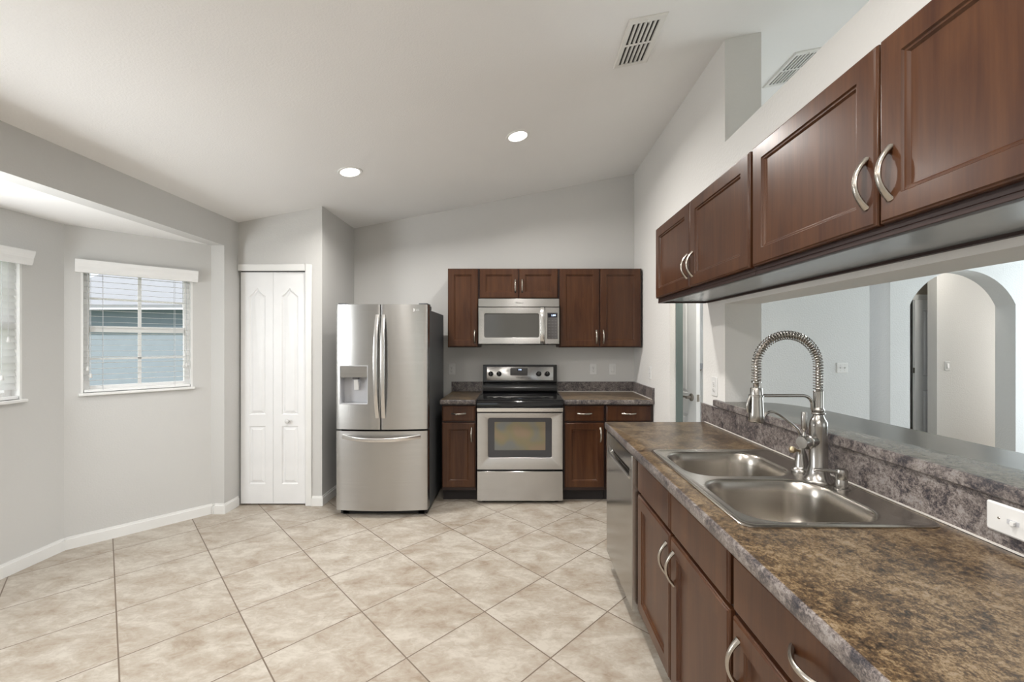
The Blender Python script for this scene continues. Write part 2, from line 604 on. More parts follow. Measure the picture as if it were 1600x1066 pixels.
# rear wall behind the camera with an opening shaped for the light it lets in
mb = MB()
wall_top(mb, -2.57, -1.05, -3.1, -3.0, 0)
wall_top(mb, -0.55, 1.40, -3.1, -3.0, 0)
mb.hexa([(-1.05, -3.1, 2.35), (-.55, -3.1, 2.35), (-.55, -3.0, 2.35), (-1.05, -3.0, 2.35), (-1.05, -3.1, CZ(-1.05)), (-.55, -3.1, CZ(-.55)), (-.55, -3.0, CZ(-.55)), (-1.05, -3.0, CZ(-1.05))])
struct('wall_rear', mb, M['wall'], 'grey wall behind the camera', 'wall', smooth=False)

# living room beyond the bar
mb = MB()
wall_top(mb, 2.02, 3.70, 4.40, 4.52, 0)
struct('wall_living', mb, M['wall_living'], 'pale blue-white living room wall behind the faucet', 'wall', smooth=False)
AX0, AX1, AZ0, AZ1 = 4.129, 5.246, 1.823, 2.188
hw = (AX1 - AX0) / 2; rise = AZ1 - AZ0
rad = (hw * hw + rise * rise) / (2 * rise)
acx = (AX0 + AX1) / 2; acz = AZ1 - rad
a0 = math.asin(hw / rad)
arc = [(acx + rad * math.sin(-a0 + 2 * a0 * k / 28), acz + rad * math.cos(-a0 + 2 * a0 * k / 28)) for k in range(29)]
outline = [(3.92, 0), (AX0, 0)] + arc + [(AX1, 0), (7.1, 0), (7.1, CZ(7.1) + .04), (3.92, CZ(3.92) + .04)]
mb = MB()
mb.sheet(outline, [], lambda a, b: (a, 4.40, b))
mb.sheet(outline, [], lambda a, b: (a, 4.59, b))
n = len(outline)
i0 = mb.add([(a, 4.40, b) for a, b in outline]); i1 = mb.add([(a, 4.59, b) for a, b in outline])
for k in range(n):
    mb.face((i0[k], i0[(k + 1) % n], i1[(k + 1) % n], i1[k]))
wall_top(mb, 3.92, 4.02, 4.59, 7.0, 0)
struct('wall_arch', mb, M['wall_living'], 'pale living room wall with the arched opening', 'wall', angle=25)
mb = MB(); wall_top(mb, 5.216, 7.1, 5.20, 5.32, 0)
struct('wall_hall', mb, M['wall_white'], 'cream hall wall with a switch seen through the arch', 'wall', smooth=False)
mb = MB()
wall_top(mb, 4.02, 4.42, 5.56, 5.66, 0)
mb.hexa([(4.42, 5.56, 2.03), (7.1, 5.56, 2.03), (7.1, 5.66, 2.03), (4.42, 5.66, 2.03), (4.42, 5.56, CZ(4.42)), (7.1, 5.56, CZ(7.1)), (7.1, 5.66, CZ(7.1)), (4.42, 5.66, CZ(4.42))])
struct('wall_hall_back', mb, M['tan_wall'], 'tan shade-toned wall over the hall door beyond the arch', 'wall', smooth=False)
mb = MB(); wall_top(mb, 1.17, 7.2, 7.0, 7.1, 0); wall_top(mb, 7.1, 7.2, 4.40, 7.0, 0)
struct('wall_far', mb, M['wall_white'], 'white wall at the far end of the hallway', 'wall', smooth=False)
mb = MB(); wall_top(mb, 7.0, 7.1, -3.1, 2.35, 0)
struct('wall_living_right', mb, M['wall_living'], 'pale living room wall beside the sliders, outside the photo', 'wall', smooth=False)
mb = MB(); wall_top(mb, 1.40, 3.2, -3.1, -3.0, 0); wall_top(mb, 6.0, 7.0, -3.1, -3.0, 0)
mb.hexa([(3.2, -3.1, 2.4), (6.0, -3.1, 2.4), (6.0, -3.0, 2.4), (3.2, -3.0, 2.4), (3.2, -3.1, CZ(3.2)), (6.0, -3.1, CZ(6.0)), (6.0, -3.0, CZ(6.0)), (3.2, -3.0, CZ(3.2))])
struct('wall_living_rear', mb, M['wall_living'], 'pale living room wall behind the camera', 'wall', smooth=False)
mb = MB(); wall_top(mb, 1.19, 1.29, 4.44, 7.0, 0)
struct('wall_passage', mb, M['wall_white'], 'white wall along the passage past the back wall', 'wall', smooth=False)


# baseboards
def baseboard(name, pts, label):
    m = MB()
    for (xa, ya), (xb, yb) in zip(pts[:-1], pts[1:]):
        d = Vector((xb - xa, yb - ya)).normalized()
        xa, ya, xb, yb = xa - d.x * .011, ya - d.y * .011, xb + d.x * .011, yb + d.y * .011
        nn = Vector((d.y, -d.x)) * 0.013     # towards the room when walking left to right
        f = lambda x, y, w, z: (x + nn.x * w, y + nn.y * w, z)
        lo = [f(xa, ya, 0, 0), f(xb, yb, 0, 0), f(xb, yb, 1, 0), f(xa, ya, 1, 0)]
        m.hexa(lo + [f(xa, ya, 0, .084), f(xb, yb, 0, .084), f(xb, yb, .45, .084), f(xa, ya, .45, .084)])
        m.hexa([f(xa, ya, 0, 0.001), f(xb, yb, 0, 0.001), f(xb, yb, 1, 0.001), f(xa, ya, 1, 0.001),
                f(xa, ya, 0, .068), f(xb, yb, 0, .068), f(xb, yb, 1, .068), f(xa, ya, 1, .068)])
    return struct(name, m, M['trim'], label, 'baseboard')


baseboard('baseboard_bay', [(-2.45, 0.5), (-3.11, 1.1), (-3.11, 2.84), (-2.545, 3.462), (-2.53, 3.45), (-2.45, 3.45), (-2.45, 3.605)], 'white baseboard running round the window bay')
baseboard('baseboard_closet', [(-1.80, 3.62), (-1.72, 3.62), (-1.72, 4.32)], 'short white baseboard round the closet corner')


# ------------------------------------------------------------------ windows and blinds (local front = -y)
def window(name, loc, rotz, x0, x1, label, sash=True):
    w = thing(name, loc, rotz, label, 'window', kind='structure')
    z0, z1 = 1.062, 1.965
    mb = MB()   # outer frame, set deep in the opening
    f = 0.045
    for d in ((x0, x0 + f, .055, .105, z0, z1), (x1 - f, x1, .055, .105, z0, z1), (x0 + f, x1 - f, .055, .105, z0, z0 + f), (x0 + f, x1 - f, .055, .105, z1 - f, z1)):
        mb.box(*d)
    mb.build('window_frame', M['vinyl'], w, bev=.003)
    mid = 1.515
    mb = MB().box(x0 + f, x1 - f, .05, .10, mid - .022, mid + .022)
    mb.build('meeting_rail', M['vinyl'], w, bev=.003)
    xm = (x0 + x1) / 2
    for k, (za, zb, zm) in enumerate(((z0 + f, mid - .022, 1.30), (mid + .022, z1 - f, 1.735))):
        mb = MB()
        mb.box(xm - .010, xm + .010, .066, .082, za, zb)
        mb.box(x0 + f, x1 - f, .066, .082, zm - .007, zm + .007)
        mb.build('muntin_bars', M['vinyl'], w)
        box('pane', (x0 + f, x1 - f, .085, .089, za, zb), M['glass'], w, smooth=False)
    box('window_sill', (x0 - .012, x1 + .012, -.028, .054, z0 - .018, z0 + .001), M['trim'], w, bev=.004)
    mb = MB()
    mb.box(x0 - .0005, x0 + .012, .0, .054, z0, z1 - .0); mb.box(x1 - .012, x1 + .0005, .0, .054, z0, z1)
    mb.build('jamb_liner', M['trim'], w)
    return w


def blind(loc, rotz, x0, x1, tilt, label, pulls):
    b = thing('window_blind', loc, rotz, label, 'window blind', 'white slatted blinds in the bay windows')
    # moulded valance across the top
    prof = [(0.0, 1.905), (-.030, 1.905), (-.034, 1.915), (-.038, 1.925), (-.040, 1.945), (-.046, 1.960), (-.050, 1.968), (-.053, 1.985), (-.053, 1.992), (0.0, 1.992)]
    mb = MB()
    e = 0.028
    mb.prism([(y - .001, z) for y, z in prof], x0 - e, x1 + e, 'x')
    mb.build('valance', M['blind'], b, smooth=False)
    zt, zb = 1.895, 1.105
    pitch = 0.0415
    n = int((zt - zb) / pitch)
    xa, xb = x0 + .016, x1 - .016
    yc = .026
    for k in range(n):
        z = zt - k * pitch
        mb = MB()
        ct, st = math.cos(tilt), math.sin(tilt)
        sec = [(-.0235, 0), (-.012, .0012), (0, .0017), (.012, .0012), (.0235, 0), (.012, -.0004), (0, .0002), (-.012, -.0004)]
        poly = [(yc + a * ct - c * st, z + a * st + c * ct) for a, c in sec]
        mb.prism(poly, xa, xb, 'x')
        mb.build('slat', M['slat'], b)
    zl = zt - n * pitch + .008
    box('bottom_rail', (xa, xb, yc - .024, yc + .024, 1.0665, 1.085), M['blind'], b, bev=.003)
    for fx in (0.16, 0.84):
        x = xa + (xb - xa) * fx
        mb = MB()
        for yy in (yc - .0245, yc + .0245):
            mb.box(x - .0009, x + .0009, yy - .0006, yy + .0006, 1.075, 1.91)
        mb.build('ladder_cord', M['cord'], b)
    for px_, zz in pulls:
        x = xa + (xb - xa) * px_
        mb = MB().tube([(x, -.006, 1.905), (x, -.006, zz)], .0013, 6)
        c = mb.build('pull_cord', M['cord'], b)
        mb = MB().lathe([(.003, 0), (.006, -.004), (.0095, -.026), (.0075, -.031), (.002, -.033)], (x, -.006, zz), seg=12)
        mb.build('tassel', M['plate'], c)
    return b


W1 = (BAY_A[0], BAY_A[1], 0)
window('window_1', W1, UA, 0.078, 0.70, 'white single-hung window showing the grey-blue house next door')
blind(W1, UA, 0.078, 0.70, R(2), 'white blind with open slats in front of the view outside', [(0.03, 1.25), (0.055, 1.20), (0.93, 1.25), (0.96, 1.255)])
W2 = (-3.11, 1.10, 0)
window('window_2', W2, R(90), 0.56, 1.50, 'white window at the left edge glowing with daylight')
blind(W2, R(90), 0.56, 1.50, R(68), 'white blind with tilted slats at the left edge of the photo', [(0.90, 1.22), (0.935, 1.45)])

# house next door and the lawn
h = thing('neighbour_house', (-8.6, 11.0, -0.12), 0, 'grey-blue house with a pale roof outside the bay window', 'house')
box('house_wall', (-3.6, 4.5, 0, 4, 0, 2.0), M['siding'], h, smooth=False)
box('eave_shade_band', (-3.65, 4.55, -.12, -.002, 1.92, 2.42), M['eave_shade'], h, smooth=False)  # darker band standing in for the fascia and the eave's shadow
MB().hexa([(-3.9, -.45, 2.44), (4.9, -.45, 2.44), (4.9, 4.2, 5.2), (-3.9, 4.2, 5.2), (-3.9, -.45, 2.52), (4.9, -.45, 2.52), (4.9, 4.2, 5.28), (-3.9, 4.2, 5.28)]).build('roof', M['roof'], h, smooth=False)
struct('ground', MB().box(-40, 40, -40, 40, -0.32, -0.125), M['lawn'], 'lawn outside the house', 'ground', smooth=False)


# ------------------------------------------------------------------ moulded doors
def leaf(w, z0, z1, panels, t=0.035):
    """door leaf, front face at y = 0 with raised panels given as ccw outlines"""
    m = MB()
    outer = [(0, z0), (w, z0), (w, z1), (0, z1)]
    m.sheet(outer, [p(0) for p in panels], lambda a, b: (a, 0, b))
    m.loops([[(a, 0, b) for a, b in outer], [(a, t, b) for a, b in outer]], cap0=False, cap1=True)
    for p in panels:
        L = [p(0), p(.008), p(.013), p(.034)]
        Y = [0, .010, .010, .0015]
        m.loops([[(a, y, b) for a, b in l] for l, y in zip(L, Y)], cap0=False, cap1=True)
    return m


def cathedral(xa, xb, za, zs, zt):
    def f(i):
        a, b, c, sh, tp = xa + i, xb - i, za + i, zs - i * .8, zt - i * 1.35
        xm, w = (a + b) / 2, (b - a) / 2
        top = []
        for k in range(1, 12):
            x = b - (b - a) * k / 12
            d = abs(x - xm) / w
            top.append((x, sh + (tp - sh) * max(0, 1 - d) ** 1.25))
        return [(a, c), (b, c), (b, sh)] + top + [(a, sh)]
    return f


def rpanel(xa, xb, za, zb):
    return lambda i: [(xa + i, za + i), (xb - i, za + i), (xb - i, zb - i), (xa + i, zb - i)]


d = thing('door_1', (-2.432, 3.628, 0), 0, 'white bifold pantry door with moulded panels', 'door', kind='structure')
lw = 0.2815
for k in range(2):
    p = [cathedral(.073, .215, .79, 1.825, 1.895), rpanel(.073, .215, .185, .69)]
    lf = leaf(lw, .014, 2.032, p).build('door_leaf', M['door'], d, angle=20)
    lf.location.x = k * (lw + .0025)
    if k:
        kn = MB().lathe([(.0001, 0), (.010, 0), (.010, .010), (.008, .016), (.018, .024), (.020, .032), (.016, .040), (.006, .044)], (lw * .5 - .005, -.0, .736), (0, -1, 0), 20)
        kn.build('knob', M['plate'], lf)
box('pivot_pin', (.045, .075, .004, .02, .004, .013), M['nickel'], d)
box('track', (0, .568, .004, .03, 2.035, 2.045), M['slot'], d)
mb = MB()
mb.box(.572, .626, -.022, .0, 0, 2.0)
mb.box(.572, .626, -.022, .0, 2.0, 2.098); mb.box(-.014, .572, -.022, .0, 2.042, 2.098)
mb.box(.566, .574, -.008, .06, 0, 2.046)
mb.build('door_casing', M['trim'], d, bev=.004)

# passage door, part open, past the end of the counter
ang = math.atan2(3.50 - 4.24, 1.483 - 1.34)
d = thing('door_2', (1.34, 4.24, 0), ang, 'white passage door ajar behind the end of the bar', 'door', kind='structure')
dw = .757
pl = [rpanel(.12, dw - .12, .20, .80), cathedral(.12, dw - .12, .98, 1.80, 1.90)]
leaf(dw, .01, 2.04, pl).build('door_leaf', M['door'], d, angle=20)
mb = MB()
mb.lathe([(.033, 0), (.033, .004), (.028, .010), (.014, .014), (.011, .042), (.012, .052), (.004, .055)], (dw - .066, 0, .95), (0, -1, 0), 20)
mb.tube([(dw - .066, -.045, .95), (dw - .10, -.047, .953), (dw - .15, -.047, .946), (dw - .185, -.046, .951)], [.009, .008, .007, .006], 10)
mb.build('lever_handle', M['dark_nickel'], d)
mb = MB()
mb.lathe([(.030, 0), (.030, .004), (.014, .010), (.011, .04), (.005, .05)], (dw - .066, .035, .95), (0, 1, 0), 20)
mb.tube([(dw - .066, .078, .95), (dw - .15, .08, .946)], [.009, .006], 10)
mb.build('lever_handle', M['dark_nickel'], d)
box('latch_plate', (dw, dw + .002, .006, .029, .92, .98), M['nickel'], d)
jamb = tag(box('trim_1', (1.238, 1.289, 3.286, 3.2995, 0.0, 2.08), plain('grey_green_strip', (0.12, 0.155, 0.148), 0.5)), 'dark grey-green strip over the jamb beside the passage door', 'trim', kind='structure')  # narrow dark grey-green strip laid over the jamb face

# hall door beyond the arch
d = thing('door_3', (5.23, 5.50, 0), 0, 'white hall door seen through the arched opening', 'door', kind='structure')
leaf(.76, .01, 1.985, [rpanel(.10, .66, .2, .8), rpanel(.10, .66, .98, 1.86)]).build('door_leaf', M['door'], d, angle=20)
box('latch_plate', (-.002, 0, .006, .029, 1.02, 1.09), M['dark_nickel'], d)
box('door_casing', (-.012, .80, .02, .055, 1.99, 2.06), M['trim'], d)


# ------------------------------------------------------------------ cabinet parts (local front = -y)
def door_front(mb, x0, x1, z0, z1, yb, t=.020, fw=.058):
    cx, cz, hw, hh = (x0 + x1) / 2, (z0 + z1) / 2, (x1 - x0) / 2, (z1 - z0) / 2
    yf = yb - t
    P = [(0, yb), (0, yf + .008), (.002, yf + .004), (.005, yf + .0035), (.008, yf), (fw, yf), (fw + .003, yf + .005), (fw + .008, yf + .0055), (fw + .013, yf + .0115), ]
    mb.rings(cx, cz, [(hw - i, hh - i, .0015, y) for i, y in P], n=3)
    return mb


def slab_front(mb, x0, x1, z0, z1, yb, t=.020):
    cx, cz, hw, hh = (x0 + x1) / 2, (z0 + z1) / 2, (x1 - x0) / 2, (z1 - z0) / 2
    yf = yb - t
    P = [(0, yb), (0, yf + .007), (.003, yf + .004), (.006, yf + .0035), (.010, yf)]
    mb.rings(cx, cz, [(hw - i, hh - i, .0015, y) for i, y in P], n=3)
    return mb


def bow_handle(parent, cx, cz, yf, vertical=True, L=.122, out=.030):
    pts, rads = [], []
    n = 18
    for k in range(n + 1):
        t = -1 + 2 * k / n
        s = t * L / 2
        y = yf + .002 - out * (1 - abs(t) ** 2.1)
        pts.append((cx, y, cz + s) if vertical else (cx + s, y, cz))
        rads.append(.0063 + .0026 * abs(t) ** 3)
    mb = MB().tube(pts, rads, 10, side=(1, 0, 0) if vertical else (0, 0, 1),
                   section=[(1.15 * math.cos(2 * PI * q / 12), .85 * math.sin(2 * PI * q / 12)) for q in range(12)])
    return mb.build('handle', M['nickel'], parent)


def wall_cabinet(name, loc, rotz, w, z0, z1, depth, doors, label, lip=0.0, group=None, lip_end=True):
    """doors: (xa, xb, handle side -1/1/0)"""
    c = thing(name, loc, rotz, label, 'cabinet', group)
    mb = MB()
    mb.box(0, w, 0.001, depth, z0, z1)
    if lip:
        mb.box(0, w, 0.0, .022, z0 - lip, z0)
        mb.box(0, w, depth - .018, depth, z0 - lip, z0)
        if lip_end: mb.box(0, .012, .022, depth - .018, z0 - lip, z0)
    mb.build('carcass', M['cherry_shell'], c, bev=.0015)
    if lip:
        box('underside', (.0125 if lip_end else 0, w - (0 if lip_end else .0005), .0225, depth - .0185, z0 - .004, z0 - .0005), M['underside'], c, smooth=False)
    for xa, xb, hs, hz in doors:
        dz0, dz1 = z0 + .004 + (.011 if lip else .004), z1 - .004
        dd = door_front(MB(), xa, xb, dz0, dz1, 0.0).build('door', M['cherry'], c, angle=25)
        hx = xb - .030 if hs > 0 else xa + .030
        bow_handle(dd, hx, hz, -.020)
    return c


def base_cabinet(name, loc, rotz, w, depth, drawers, doors, label, kick=True, group=None, dz=(.70, .853), oz=(.13, .685), hollow=False):
    c = thing(name, loc, rotz, label, 'cabinet', group)
    mb = MB()
    if hollow:      # open inside for the sink bowls
        for d in ((0, w, .001, .020, .105, .872), (0, .018, .0201, depth, .105, .872), (w - .018, w, .0201, depth, .105, .872), (.0181, w - .0181, .0201, depth, .105, .125), (.0181, w - .0181, depth - .012, depth, .1251, .872)):
            mb.box(*d)
    else:
        mb.box(0, w, 0.001, depth, .105, .872)
    mb.build('carcass', M['cherry_shell'], c, bev=.0015)
    box('toe_kick', (0, w, .065, depth - .02, 0.001, .104), M['kick'], c, smooth=False)
    for xa, xb, pull in drawers:
        dd = slab_front(MB(), xa, xb, dz[0], dz[1], 0.0).build('drawer', M['cherry'], c, angle=25)
        if pull:
            bow_handle(dd, (xa + xb) / 2, (dz[0] + dz[1]) / 2, -.020, False)
    for xa, xb, hs in doors:
        dd = door_front(MB(), xa, xb, oz[0], oz[1], 0.0).build('door', M['cherry'], c, angle=25)
        if hs:
            hx = xb - .032 if hs > 0 else xa + .032
            bow_handle(dd, hx, oz[1] - .105, -.020)
    return c


YB = 4.015
wall_cabinet('wall_cabinet', (-.694, YB, 0), 0, .298, 1.372, 2.134, .303, [(.004, .292, 1, 1.475)], 'narrow dark cherry wall cabinet left of the microwave', group='cherry cabinets hung on the back wall')
wall_cabinet('wall_cabinet', (-.394, YB, 0), 0, .770, 1.838, 2.134, .303, [(.010, .382, 1, 1.962), (.388, .760, -1, 1.962)], 'short two-door cherry cabinet right above the microwave', group='cherry cabinets hung on the back wall')
wall_cabinet('wall_cabinet', (.378, YB, 0), 0, .798, 1.372, 2.134, .303, [(.006, .388, 1, 1.475), (.396, .786, -1, 1.475)], 'tall two-door cherry wall cabinet right of the microwave', group='cherry cabinets hung on the back wall')

YF = 3.70
base_cabinet('base_cabinet', (-.692, YF, 0), 0, .304, .615, [(.006, .298, 1)], [(.006, .298, 1)], 'narrow cherry base cabinet between refrigerator and range', group='cherry base cabinets on the back wall', dz=(.722, .858), oz=(.135, .708))
base_cabinet('base_cabinet', (.390, YF, 0), 0, .366, .615, [(.010, .358, 1)], [(.010, .358, 1)], 'cherry base cabinet with drawer and door right of the range', group='cherry base cabinets on the back wall', dz=(.722, .858), oz=(.135, .708))
base_cabinet('base_cabinet', (.760, YF, 0), 0, .425, .615, [(.008, .405, 1)], [(.008, .405, 0)], 'cherry corner base cabinet partly hidden behind the peninsula counter', group='cherry base cabinets on the back wall', dz=(.722, .858), oz=(.135, .708))

XR = .877
wall_cabinet('wall_cabinet', (XR, 2.636, 0), R(-90), 1.088, 1.678, 2.134, .310, [(.010, .530, 1, 1.805), (.537, 1.078, -1, 1.805)], 'farther of the two cherry cabinets hung over the bar', lip=.013, group='cherry cabinets hung over the bar')
wall_cabinet('wall_cabinet', (XR, 1.5465, 0), R(-90), 1.100, 1.678, 2.134, .310, [(.010, .546, 1, 1.805), (.553, 1.09, -1, 1.805)], 'nearer of the two cherry cabinets hung over the bar', lip=.013, lip_end=False, group='cherry cabinets hung over the bar')

XP = .587
base_cabinet('base_cabinet', (XP, 2.012, 0), R(-90), .888, .565, [(.008, .434, 0), (.446, .880, 0)], [(.008, .434, 1), (.446, .880, -1)], 'cherry sink base cabinet beside the dishwasher', group='cherry base cabinets under the bar', hollow=True)
base_cabinet('base_cabinet', (XP, 1.122, 0), R(-90), .632, .565, [(.010, .622, 1)], [(.010, .622, -1)], 'cherry base cabinet with a wide drawer nearest the camera', group='cherry base cabinets under the bar')
base_cabinet('base_cabinet', (XP, .488, 0), R(-90), .9, .565, [(.010, .89, 1)], [(.010, .445, 1), (.455, .89, -1)], 'cherry base cabinet past the right bottom corner of the photo', group='cherry base cabinets under the bar')


# ------------------------------------------------------------------ countertops
def top_loops(x0, x1, y0, y1, z0, z1, hole=None, r=.012):
    cx, cy, hx, hy = (x0 + x1) / 2, (y0 + y1) / 2, (x1 - x0) / 2, (y1 - y0) / 2
    o = lambda i, z, rr: [(a, b, z) for a, b in rrect(cx, cy, hx - i, hy - i, rr, 5)]
    L = [o(.003, z0, r), o(0, z0 + .004, r), o(0, z1 - .007, r), o(.002, z1 - .002, r), o(.007, z1, r)]
    mi = [1, 1, 1, 1]
    m = MB()
    if hole:
        hx0, hx1, hy0, hy1 = hole
        hc = lambda z: [(a, b, z) for a, b in rrect((hx0 + hx1) / 2, (hy0 + hy1) / 2, (hx1 - hx0) / 2, (hy1 - hy0) / 2, .03, 5)]
        L += [hc(z1), hc(z0)]
        m.loops(L, mis=mi + [0, 1, 1], close=True)
    else:
        m.loops(L, mis=mi + [0])
    return m


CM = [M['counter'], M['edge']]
t = thing('countertop', (0, 0, .874), 0, 'short brown stone-look countertop left of the range', 'countertop', 'stone-look laminate countertops')
top_loops(-.705, -.387, 3.66, 4.318, 0, .040).build('slab', CM, t)
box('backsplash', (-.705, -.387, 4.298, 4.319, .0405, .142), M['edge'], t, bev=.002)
t = thing('countertop', (0, 0, .874), 0, 'brown stone-look corner countertop right of the range', 'countertop', 'stone-look laminate countertops')
top_loops(.390, 1.1885, 3.66, 4.318, 0, .040).build('slab', CM, t)
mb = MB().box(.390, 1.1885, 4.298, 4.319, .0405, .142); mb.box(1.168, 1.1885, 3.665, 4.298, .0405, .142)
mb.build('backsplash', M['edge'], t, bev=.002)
mb = MB().box(.392, 1.168, 4.293, 4.298, .0402, .046); mb.box(1.163, 1.168, 3.668, 4.298, .0402, .046)
mb.build('caulk_line', M['caulk'], t)

t = thing('countertop', (0, 0, .874), 0, 'long brown stone-look peninsula countertop holding the sink', 'countertop', 'stone-look laminate countertops')
top_loops(.537, 1.172, -.6, 2.636, 0, .040, hole=(.622, 1.122, 1.137, 1.908)).build('slab', CM, t)
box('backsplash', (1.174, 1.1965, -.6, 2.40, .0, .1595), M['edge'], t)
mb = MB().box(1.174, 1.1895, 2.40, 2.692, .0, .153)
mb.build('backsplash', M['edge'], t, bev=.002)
box('caulk_line', (1.1695, 1.1738, -.6, 2.634, .0402, .0445), M['caulk'], t)

b = MB()
bar = [(1.163, -.6), (1.55, -.6), (1.55, 2.02)]
for k in range(1, 12):
    a = R(90 * k / 12)
    bar.append((1.40 + .15 * math.cos(a), 2.02 + .36 * math.sin(a)))
bar += [(1.40, 2.385), (1.40, 2.405), (1.1885, 2.405), (1.1885, 2.505), (1.163, 2.505)]
L = []
for i, z in ((.003, 1.0345), (0, 1.038), (0, 1.066), (.002, 1.071), (.006, 1.073)):
    L.append([(x, y, z) for x, y in inset_poly(bar, i)])
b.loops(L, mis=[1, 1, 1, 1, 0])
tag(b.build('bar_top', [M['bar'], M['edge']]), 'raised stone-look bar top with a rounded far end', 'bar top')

# ------------------------------------------------------------------ sink
s = thing('kitchen_sink', (0, 0, .9145), 0, 'stainless steel double bowl sink set in the peninsula', 'sink')
mb = MB()
SX0, SX1, SY0, SY1 = .600, 1.148, 1.115, 1.930
sc = ((SX0 + SX1) / 2, (SY0 + SY1) / 2)
so = lambda i, r: rrect(sc[0], sc[1], (SX1 - SX0) / 2 - i, (SY1 - SY0) / 2 - i, r, 8)
bowls = [(.642, 1.043, 1.150, 1.506), (.642, 1.043, 1.548, 1.890)]


def bowl_ring(bw, i, r):
    return rrect((bw[0] + bw[1]) / 2, (bw[2] + bw[3]) / 2, (bw[1] - bw[0]) / 2 - i, (bw[3] - bw[2]) / 2 - i, r, 9)


mb.loops([[(x, y, z) for x, y in so(i, .035)] for i, z in ((0, .0003), (0, .003), (.003, .0055), (.010, .0065), (.015, .0055), (.020, .0035))], cap0=False, cap1=False)
mb.sheet(so(.020, .035), [bowl_ring(q, -.008, .105) for q in bowls], lambda a, c: (a, c, .0035))
mb.build('rim', M['steel_sink'], s, angle=50)
for q in bowls:
    mb = MB()
    prof = [(-.008, .0035, .105), (-.004, .0030, .102), (0, .0005, .10), (.004, -.006, .098), (.010, -.040, .095), (.018, -.110, .09), (.026, -.145, .085), (.038, -.163, .078), (.060, -.174, .065), (.10, -.178, .04)]
    mb.loops([[(x, y, z) for x, y in bowl_ring(q, i, r)] for i, z, r in prof], cap0=False, cap1=True)
    bo = mb.build('bowl', M['steel_sink'], s, angle=70)
    c = ((q[0] + q[1]) / 2, (q[2] + q[3]) / 2, -.178)
    MB().lathe([(.045, .0006), (.045, .003), (.040, .0035), (.036, .001), (.001, .0012)], c, seg=24).build('drain', M['faucet'], bo)

# ------------------------------------------------------------------ faucet
FX, FY, FZ = 1.071, 1.492, .9183
fa = thing('kitchen_faucet', (FX, FY, FZ), 0, 'tall brushed nickel spring-neck faucet at the sink', 'faucet')
mb = MB().lathe([(.047, 0), (.047, .004), (.044, .008), (.036, .022), (.032, .040), (.030, .049), (.0285, .052), (.0285, .128), (.0275, .180), (.0285, .196), (.0275, .212), (.022, .222), (.0175, .232), (.0165, .237), (.021, .239), (.0225, .2415), (.021, .245), (.017, .247), (.019, .250), (.0195, .256), (.0165, .260), (.0155, .264), (.0155, .322), (.001, .323)], seg=28)
mb.build('body', M['faucet'], fa, angle=45)
dv = Vector((-.93, -.36, 0)).normalized()
vz = .144
mb = MB().lathe([(.019, .0), (.019, .052), (.024, .053), (.026, .056), (.026, .060), (.022, .062), (.0235, .064), (.0235, .082), (.020, .088), (.001, .0885)], (0, 0, vz), dv, 24)
va = mb.build('side_valve', M['faucet'], fa, angle=45)
hp = Vector((0, 0, vz)) + dv * .074
mb = MB().lathe([(.003, .012), (.0075, .018), (.0045, .035), (.0045, .042), (.0085, .046), (.0095, .050), (.0095, .104), (.008, .107), (.001, .1075)], hp, (0, 0, 1), 16)
mb.build('lever', M['faucet'], va, angle=45)
# hose along the arch and the spring coiled round it
arch = []
z0, zc, ra = .318, .411, .111
for k in range(10):
    arch.append(Vector((0, 0, z0 + (zc - z0) * k / 10)))
for k in range(41):
    a = PI * k / 40
    arch.append(Vector((-ra + ra * math.cos(a), 0, zc + ra * math.sin(a))))
for k in range(1, 8):
    arch.append(Vector((-2 * ra, 0, zc - (zc - .355) * k / 7)))
mb = MB().tube(arch + [Vector((-2 * ra, 0, .325))], .0085, 10, side=(0, 1, 0))
mb.build('hose', M['dark_nickel'], fa)
cum = [0]
for p, q in zip(arch[:-1], arch[1:]):
    cum.append(cum[-1] + (q - p).length)


def along(d):
    for k in range(len(cum) - 1):
        if d <= cum[k + 1] or k == len(cum) - 2:
            f = (d - cum[k]) / (cum[k + 1] - cum[k])
            return arch[k].lerp(arch[k + 1], f), (arch[k + 1] - arch[k]).normalized()


turns, per = 50, 12
hel = []
for k in range(turns * per + 1):
    p, tg = along(cum[-1] * k / (turns * per))
    a = 2 * PI * k / per
    u = Vector((0, 1, 0)); w = tg.cross(u)
    hel.append(p + (u * math.cos(a) + w * math.sin(a)) * .0150)
MB().tube(hel, .0019, 6).build('spring', M['faucet'], fa)
mb = MB().lathe([(.0165, .351), (.0165, .356), (.012, .350), (.010, .348), (.010, .334), (.0185, .333), (.0200, .330), (.0215, .300), (.0245, .236), (.0265, .214), (.024, .210), (.018, .209), (.001, .212)], (-2 * ra, 0, 0), seg=24)
sp = mb.build('spray_head', M['faucet'], fa, angle=45)
mb = MB().tube([(-2 * ra - .0205, 0, .305), (-2 * ra - .029, 0, .285), (-2 * ra - .033, 0, .262), (-2 * ra - .030, 0, .244)], [.004, .0055, .0055, .004], 10)
mb.build('spray_trigger', M['faucet'], sp)
arm = [Vector((-2 * ra + .019, 0, .305)), Vector((-2 * ra + .06, 0, .305)), Vector((-.055, 0, .305))]
for k in range(1, 8):
    a = R(90 * k / 7)
    arm.append(Vector((-.055 + .033 * math.sin(a), 0, .305 - .033 + .033 * math.cos(a))))
arm += [Vector((-.022, 0, .258)), Vector((-.018, 0, .248))]
mb = MB().tube(arm, .0055, 10, side=(0, 1, 0))
mb.lathe([(.0215, -.004), (.0245, -.003), (.0245, .003), (.0215, .004)], (-2 * ra, 0, .305), seg=20)
mb.build('holder_arm', M['faucet'], fa, angle=45)

